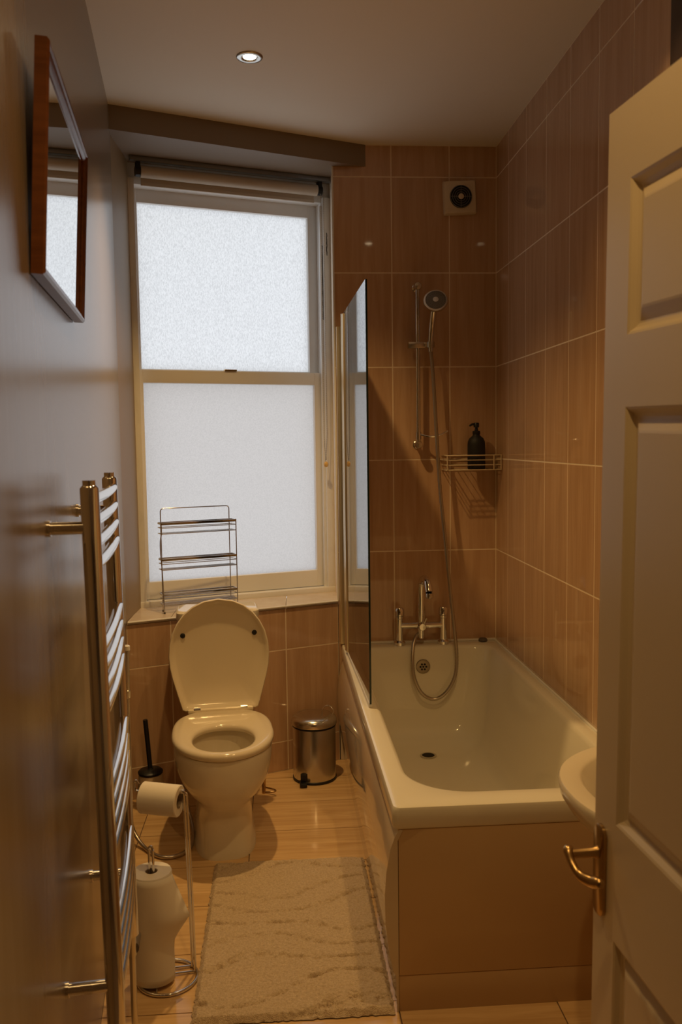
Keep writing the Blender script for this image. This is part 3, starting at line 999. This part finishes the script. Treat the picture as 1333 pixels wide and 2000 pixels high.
tube(b, smooth_path(pts, 6), 0.0036, 10); mesh_obj('upright_wire', b, 'chrome', st, smooth=60)
b = B()
pts = [(-0.036, 0.0, 0.006), (-0.037, 0.0, 0.20), (-0.039, 0.0, 0.345), (-0.038, -0.002, 0.362), (-0.033, -0.004, 0.367), (-0.029, -0.006, 0.360), (-0.028, -0.007, 0.32), (-0.028, -0.007, 0.006)]
tube(b, smooth_path(pts, 6), 0.0036, 10); mesh_obj('spare_roll_loop', b, 'chrome', st, smooth=60)

rl = tag(empty('toilet_roll', (-1.281, -1.5065, 0.4855)), 'white toilet roll hanging on the arm of the wire stand', 'toilet roll')
rl.rotation_euler = (0, radians(2), radians(-15))
b = B()
n = 40
lathe(b, [(0.021, -0.052), (0.039, -0.052), (0.041, -0.050), (0.041, 0.050), (0.039, 0.052), (0.021, 0.052)], n, (0, 0, 0), 'x', False, False)
lathe(b, [(0.021, 0.052), (0.021, -0.052)], n, (0, 0, 0), 'x', False, False)
bmesh.ops.remove_doubles(b, verts=b.verts, dist=1e-5)
mesh_obj('paper', b, 'paper', rl, smooth=40, loc=(0, 0, -0.009))
b = B()
lathe(b, [(0.0205, -0.0515), (0.0205, 0.0515), (0.019, 0.0515), (0.019, -0.0515), (0.0205, -0.0515)], n, (0, 0, 0), 'x', False, False)
mesh_obj('core', b, 'card', rl, smooth=40, loc=(0, 0, -0.009))

kr = tag(empty('paper_towel_roll', (-1.306, -1.545, 0.0105)), 'tall white paper towel roll with a loose sheet on the wire stand', 'paper roll')
b = B()
lathe(b, [(0.016, 0.0), (0.050, 0.0), (0.053, 0.003), (0.053, 0.286), (0.051, 0.290), (0.0165, 0.290)], 44, (0, 0, 0), 'z', False, False)
lathe(b, [(0.0165, 0.290), (0.016, 0.0)], 44, (0, 0, 0), 'z', False, False)
bmesh.ops.remove_doubles(b, verts=b.verts, dist=1e-5)
mesh_obj('paper', b, 'paper', kr, smooth=40)
b = B(); lathe(b, [(0.0158, 0.001), (0.0158, 0.289), (0.0145, 0.289), (0.0145, 0.001), (0.0158, 0.001)], 28, (0, 0, 0), 'z', False, False); mesh_obj('core', b, 'card', kr, smooth=40)
# loose outer sheet: wraps the front of the roll, flares out to the right in the middle
b = B()
rows_, colsN = 16, 22
grid = []
for j in range(rows_ + 1):
    v = j / rows_
    z = 0.003 + 0.284 * v
    fl = 0.003 + (0.046 * max(0.0, (0.99 - v) / 0.37) if v > 0.62 else 0.046 * max(0.0, (v - 0.36) / 0.26) ** 1.2)
    r = []
    for i in range(colsN + 1):
        t = i / colsN
        a = radians(-190 + 175 * t)
        rad = 0.0542 + fl * max(0, (t - 0.55) / 0.45) ** 1.3
        r.append(b.verts.new((rad * cos(a), rad * sin(a), z)))
    grid.append(r)
for j in range(rows_):
    for i in range(colsN):
        b.faces.new((grid[j][i], grid[j][i + 1], grid[j + 1][i + 1], grid[j + 1][i]))
ls_ = mesh_obj('loose_sheet', b, 'paper', kr, smooth=60)
sm = ls_.modifiers.new('thickness', 'SOLIDIFY'); sm.thickness = 0.0006; sm.offset = 1

# ------------------------------------------------------------------ bidet sprayer with hose (left wall)
sp_ = tag(empty('bidet_sprayer', LP(-0.77, 0, 0)), 'chrome hand bidet sprayer hanging by the radiator with its hose', 'sprayer')
sp_.rotation_euler = (0, 0, atan2(lu.y, lu.x))
b = B(); box(b, -0.012, 0.012, -0.018, 0.0, 0.60, 0.66, 0.003); mesh_obj('wall_holder', b, 'chrome', sp_, smooth=40)
b = B(); tube(b, [(0, -0.024, 0.56), (0, -0.024, 0.62), (0, -0.025, 0.69), (0, -0.030, 0.706)], [0.008, 0.010, 0.010, 0.009], 12); mesh_obj('handle', b, 'satin_chrome', sp_, smooth=40)
b = B(); lathe(b, [(0.006, 0.700), (0.011, 0.704), (0.011, 0.718), (0.006, 0.722)], 16, (0, -0.027, 0)); mesh_obj('spray_nozzle', b, 'white_plastic', sp_, smooth=40)
b = B(); lathe(b, [(0.010, 0.535), (0.011, 0.537), (0.011, 0.562), (0.009, 0.564)], 14, (0, -0.024, 0)); mesh_obj('hose_nut', b, 'satin_chrome', sp_, smooth=40)
b = B()
pts = [(0.0, -0.024, 0.54), (0.0, -0.023, 0.40), (0.004, -0.022, 0.25), (0.018, -0.020, 0.12), (0.020, -0.028, 0.05), (-0.030, -0.062, 0.014), (-0.100, -0.108, 0.009), (-0.125, -0.150, 0.009), (-0.110, -0.195, 0.010), (-0.060, -0.228, 0.014), (0.03, -0.235, 0.03), (0.12, -0.22, 0.07), (0.22, -0.20, 0.12)]
tube(b, smooth_path(pts, 8), 0.0065, 10); mesh_obj('hose', b, 'hose', sp_, smooth=60)

# ------------------------------------------------------------------ towel radiator
S0, S1 = -2.24, -1.815
OT, OB, ZT, ZB = 0.073, 0.088, 1.345, 0.275
rad = tag(empty('towel_radiator', LP((S0 + S1) / 2, 0, 0), atan2(lu.y, lu.x)), 'tall chrome ladder towel radiator with bowed bars on the taupe wall', 'radiator')
HW = (S1 - S0) / 2


def ro(z):
    return OB + (OT - OB) * (z - ZB) / (ZT - ZB)


for x in (-HW, HW):
    b = B()
    rr_ = 0.0165
    tube(b, [(x, -ro(ZB), ZB), (x, -ro(ZT - 0.008), ZT - 0.008), (x, -ro(ZT), ZT - 0.003)], [rr_, rr_, rr_ - 0.004], 24)
    t_ = mesh_obj('vertical_tube', b, 'chrome', rad, smooth=40)
    b = B(); tube(b, [(x, -ro(ZT), ZT - 0.004), (x, -ro(ZT), ZT + 0.006)], 0.0115, 18); mesh_obj('end_cap', b, 'chrome', t_, smooth=40)
    b = B(); tube(b, [(x, -ro(ZB), ZB + 0.002), (x, -ro(ZB), ZB - 0.05)], 0.010, 14); tube(b, [(x, -ro(ZB), ZB - 0.045), (x, -ro(ZB), 0.0)], 0.0075, 12)
    mesh_obj('valve_tail', b, 'satin_chrome', t_, smooth=40)
    b = B(); tube(b, [(x, -ro(ZB), ZB - 0.035), (x + 0.05, -ro(ZB), ZB - 0.035)], [0.016, 0.018], 16); mesh_obj('valve_head', b, 'rubber', t_, smooth=40)
    for z in (1.268, 0.425):
        b = B()
        tube(b, [(x, 0.0, z), (x, -0.006, z), (x, -0.0062, z), (x, -ro(z), z)], [0.0145, 0.0145, 0.0115, 0.0115], 18)
        mesh_obj('wall_bracket', b, 'chrome', rad, smooth=40)
bz = []
for top in (1.318, 1.052, 0.790, 0.534):
    bz += [top - 0.0385 * k for k in range(4)]
for z in bz:
    b = B()
    pts = []
    for k in range(17):
        t = k / 16
        x = -HW + 2 * HW * t
        bow = 0.005 * (1 - (2 * t - 1) ** 2)
        pts.append((x, -ro(z) - 0.006 - bow, z))
    tube(b, pts, 0.0105, 14)
    mesh_obj('bar', b, 'chrome', rad, smooth=40)

# ------------------------------------------------------------------ wall mirror
MS0, MS1, MZ0, MZ1 = -2.318, -1.738, 1.69, 2.062
mr = tag(empty('wall_mirror', LP((MS0 + MS1) / 2, 0.002, MZ0), atan2(lu.y, lu.x)), 'wall mirror in a reddish-brown wooden frame tilting off the taupe wall', 'mirror')
mr.rotation_euler = (radians(3.2), 0, atan2(lu.y, lu.x))
hw, H = (MS1 - MS0) / 2, MZ1 - MZ0
fprof = [(0.0, 0.0), (0.0, 0.019), (0.004, 0.023), (0.008, 0.0225), (0.010, 0.0195), (0.015, 0.0185), (0.018, 0.0165), (0.020, 0.0145), (0.020, 0.0)]   # (in from edge, out from wall)


def member(p0, p1, inn):
    """mitred frame length from corner p0 to corner p1 (x,z); inn = inward direction"""
    P0, P1 = Vector(p0), Vector(p1)
    d = (P1 - P0).normalized()
    b = B()
    rings = []
    for P_, sgn in ((P0, 1), (P1, -1)):
        ring = []
        for a, o in fprof:
            q_ = P_ + Vector(inn) * a + d * sgn * a
            ring.append((q_.x, -o, q_.y))
        rings.append(ring)
    loft(b, rings)
    mesh_obj('frame_rail', b, 'walnut', mr, smooth=30)


member((-hw, 0), (hw, 0), (0, 1))
member((-hw, H), (hw, H), (0, -1))
member((-hw, 0), (-hw, H), (1, 0))
member((hw, 0), (hw, H), (-1, 0))
b = B(); box(b, -hw + 0.017, hw - 0.017, -0.0125, -0.002, 0.017, H - 0.017); mesh_obj('mirror_glass', b, 'mirror', mr)

# ------------------------------------------------------------------ three-tier rack on the sill
rk = tag(empty('wire_rack', WP(-0.5945, -0.110, ZSILL), WT), 'three-tier chrome wire rack on the window sill behind the toilet', 'rack')
hx, y0, y1 = 0.160, -0.026, 0.026
for s in (-1, 1):
    b = B()
    dx = -0.004 if s < 0 else 0.0
    tube(b, smooth_path([(s * hx - dx, y0, 0.003), (s * hx, y0, 0.15), (s * hx - (0.006 if s < 0 else 0), y0, 0.28), (s * hx - (0.006 if s < 0 else 0) * 0, y0, 0.33), (s * hx, y0, 0.375)], 5), 0.0024, 8)
    lg = mesh_obj('front_leg', b, 'shelf_metal', rk, smooth=60)
    b = B(); lathe(b, [(0.003, 0.0), (0.0042, 0.002), (0.0042, 0.006), (0.003, 0.008)], 10, (s * hx - dx, y0, 0)); mesh_obj('foot', b, 'rubber', lg, smooth=50)
    b = B(); lathe(b, [(0.003, 0.0), (0.0042, 0.002), (0.0042, 0.006), (0.003, 0.008)], 10, (s * (hx - 0.012), y1, 0)); mesh_obj('foot', b, 'rubber', lg, smooth=50)
b = B()
hb = hx - 0.012
pts = [(-hb, y1, 0.003), (-hb, y1, 0.2), (-hb, y1, 0.40), (-hb, y1, 0.418), (-hb + 0.004, y1, 0.426), (-hb + 0.012, y1, 0.429), (0, y1, 0.429), (hb - 0.012, y1, 0.429), (hb - 0.004, y1, 0.426), (hb, y1, 0.418), (hb, y1, 0.40), (hb, y1, 0.2), (hb, y1, 0.003)]
tube(b, pts, 0.0024, 8); mesh_obj('back_hoop', b, 'shelf_metal', rk, smooth=60)
for z in (0.370, 0.222, 0.078):
    b = B(); box(b, -hx, hx, y0 - 0.003, y0 + 0.001, z - 0.006, z + 0.004, 0.0015)
    box(b, -hx, hx, y1 - 0.001, y1 + 0.002, z - 0.003, z + 0.004, 0.001)
    for s in (-1, 1):
        box(b, s * hx - 0.001, s * hx + 0.001, y0, y1, z - 0.004, z + 0.003)
    sh = mesh_obj('tray_rim', b, 'shelf_metal', rk, smooth=40)
    for dz in (-0.018, -0.042):
        b = B(); tube(b, [(-hx, y0, z + dz), (hx, y0, z + dz), (hx, y1, z + dz), (-hx, y1, z + dz)], 0.0018, 8, closed=True); mesh_obj('tray_wire', b, 'shelf_metal', sh, smooth=60)
    for yy in (-0.012, 0.002, 0.016):
        b = B(); tube(b, [(-hx, yy, z - 0.042), (hx, yy, z - 0.042)], 0.0014, 6); mesh_obj('floor_wire', b, 'shelf_metal', sh, smooth=60)

# ------------------------------------------------------------------ bath mat
mat_x0, mat_x1, mat_y0, mat_y1 = -1.193, -0.691, -1.742, -0.935
nx, ny = 190, 310
bm = B()
from mathutils import noise as mn
g = []
for j in range(ny + 1):
    r = []
    for i in range(nx + 1):
        u, v = i / nx, j / ny
        x = -0.5 * (mat_x1 - mat_x0) + (mat_x1 - mat_x0) * u
        y = -0.5 * (mat_y1 - mat_y0) + (mat_y1 - mat_y0) * v
        ph = v * 8.0 + 0.42 * sin(u * 4.2 + v * 9.0) + 0.22 * sin(u * 7.5 - v * 13 + 1.0) - 0.25 * u
        fr = abs((ph % 1.0) - 0.5) * 2                     # 1 at the furrows
        furrow = max(0.0, (fr - 0.70) / 0.30) ** 1.2 * max(0.0, 0.62 + 1.5 * mn.noise((x * 28, y * 55, 7)))
        nz_ = mn.noise((x * 120, y * 120, 0)) * 0.5 + mn.noise((x * 260, y * 260, 3)) * 0.5
        edge = min(u, 1 - u) * 0.48, min(v, 1 - v) * 0.8
        e = min(1, min(edge) / 0.012)
        big = mn.noise((x * 45, y * 60, 5))
        z = 0.003 + e * (0.015 - 0.0095 * furrow + nz_ * (0.0036 + 0.010 * furrow) + 0.0015 * big)
        jx = mn.noise((x * 90, y * 90, 9)) * 0.003
        jy = mn.noise((x * 90, y * 90, 19)) * 0.002
        if i in (0, nx):
            jx += mn.noise((y * 60, i, 2)) * 0.004
        if j in (0, ny):
            jy += mn.noise((x * 60, j, 2)) * 0.004
        r.append(bm.verts.new((x + jx, y + jy, max(0.0015, z))))
    g.append(r)
for j in range(ny):
    for i in range(nx):
        bm.faces.new((g[j][i], g[j][i + 1], g[j + 1][i + 1], g[j + 1][i]))
bmat = mesh_obj('bath_mat', bm, 'rug', None, smooth=60, loc=((mat_x0 + mat_x1) / 2, (mat_y0 + mat_y1) / 2, 0))
tag(bmat, 'cream cotton bath mat with wavy tufted ridges on the floor', 'bath mat')

# ------------------------------------------------------------------ basin on the right wall
bs = tag(empty('basin', (-0.006, -2.16, 0.73)), 'white ceramic wall basin partly hidden behind the door', 'basin')


def dshape(d, hw_, z, x_in=0.0, n=40):
    """D outline: flat back at x = 0, rounded front at x = -d"""
    pts = []
    for k in range(n + 1):
        t = pi / 2 + pi * k / n
        c, s = cos(t), sin(t)
        pts.append((x_in + d * -abs(c) ** (2 / 2.3), hw_ * math.copysign(abs(s) ** (2 / 2.3), s), z))
    return pts


b = B()
rings = [dshape(0.10, 0.08, -0.20), dshape(0.22, 0.15, -0.17), dshape(0.33, 0.225, -0.105), dshape(0.385, 0.27, -0.05), dshape(0.398, 0.282, -0.028), dshape(0.402, 0.285, -0.006), dshape(0.398, 0.282, 0.0),
         dshape(0.362, 0.248, 0.001, -0.0), dshape(0.355, 0.238, -0.004), dshape(0.330, 0.215, -0.06), dshape(0.27, 0.17, -0.12), dshape(0.20, 0.08, -0.14)]
loft(b, rings)
mesh_obj('bowl', b, 'basin', bs, smooth=50)

# ------------------------------------------------------------------ door (open, at the right)
da = Vector((-0.420, -2.374, 0))
dang = radians(3.71)
dr_ = structure(empty('door_1', da), 'cream six-panel door standing open with brass lever handle', 'door')
# local: +x runs from the free edge towards the camera, y = -? : visible face at y = 0, thickness to +y
dd = Vector((sin(dang), -cos(dang), 0))
dz = atan2(dd.y, dd.x)
dr_.matrix_world = Matrix.Translation(da) @ Matrix.Rotation(dz, 4, 'Z') @ Matrix.Translation((0, 0, 1.8)) @ Matrix.Rotation(radians(1.25), 4, 'Y') @ Matrix.Translation((0, 0, -1.8))
DH, DW, DT = 1.923, 0.72, 0.036
# with this rotation local -y points to the left (room) side
X_ = [(0.078, 0.327), (0.393, 0.642)]
Zp = [(0.20, 0.585), (0.785, 1.462), (1.572, 1.806)]


def dpart(name, x0, x1, z0, z1):
    b = B()
    box(b, x0, x1, 0, DT, z0, z1)
    return mesh_obj(name, b, 'door', dr_)


dpart('stile', 0, X_[0][0], 0.008, DH)
dpart('stile', X_[1][1], DW, 0.008, DH)
dpart('mullion', X_[0][1], X_[1][0], 0.008, DH)
zz = [0.008] + [v for p in Zp for v in p] + [DH]
for k in range(0, 8, 2):
    for xa, xb in X_:
        dpart('rail', xa, xb, zz[k], zz[k + 1])
for xa, xb in X_:
    for za, zb_ in Zp:
        b = B()

        def rr4(i, d):
            return [(xa + i, d, za + i), (xb - i, d, za + i), (xb - i, d, zb_ - i), (xa + i, d, zb_ - i)]
        loft(b, [rr4(0, DT), rr4(0, 0.0), rr4(0.004, 0.002), rr4(0.010, 0.009), rr4(0.015, 0.0115), rr4(0.019, 0.0120), rr4(0.036, 0.0045), rr4(0.040, 0.0035)])
        mesh_obj('panel', b, 'door', dr_)
hx_, hz_ = 0.030, 0.684
b = B()
pl = [(p[0] + hx_, p[1] + hz_) for p in rrect(0, 0, 0.019, 0.080, 0.0185, 0, 8)]
pl2 = [(p[0] + hx_, p[1] + hz_) for p in rrect(0, 0, 0.015, 0.076, 0.0145, 0, 8)]
loft(b, [[(x, -0.0005, z) for x, z in pl], [(x, -0.006, z) for x, z in pl], [(x, -0.009, z) for x, z in pl2]])
plate = mesh_obj('backplate', b, 'bronze', dr_, smooth=40)
b = B()
zh = hz_ + 0.032
tube(b, [(hx_, -0.007, zh), (hx_, -0.02, zh), (hx_, -0.058, zh)], [0.011, 0.0085, 0.008], 16)
tube(b, smooth_path([(hx_ - 0.010, -0.055, zh + 0.004), (hx_, -0.060, zh + 0.004), (hx_ + 0.015, -0.060, zh - 0.008), (hx_ + 0.034, -0.054, zh - 0.020), (hx_ + 0.052, -0.042, zh - 0.022), (hx_ + 0.066, -0.036, zh - 0.018), (hx_ + 0.074, -0.036, zh - 0.019)], 5),
     [0.006, 0.0075, 0.009, 0.009, 0.0088, 0.0085, 0.008, 0.0075, 0.0072, 0.007, 0.007, 0.007, 0.007, 0.0072, 0.0075, 0.008, 0.0085, 0.009, 0.0095, 0.0098, 0.010, 0.010, 0.0100, 0.0098, 0.0095, 0.009, 0.0085, 0.008, 0.007, 0.006, 0.004], 14)
mesh_obj('lever_handle', b, 'bronze', plate, smooth=50)
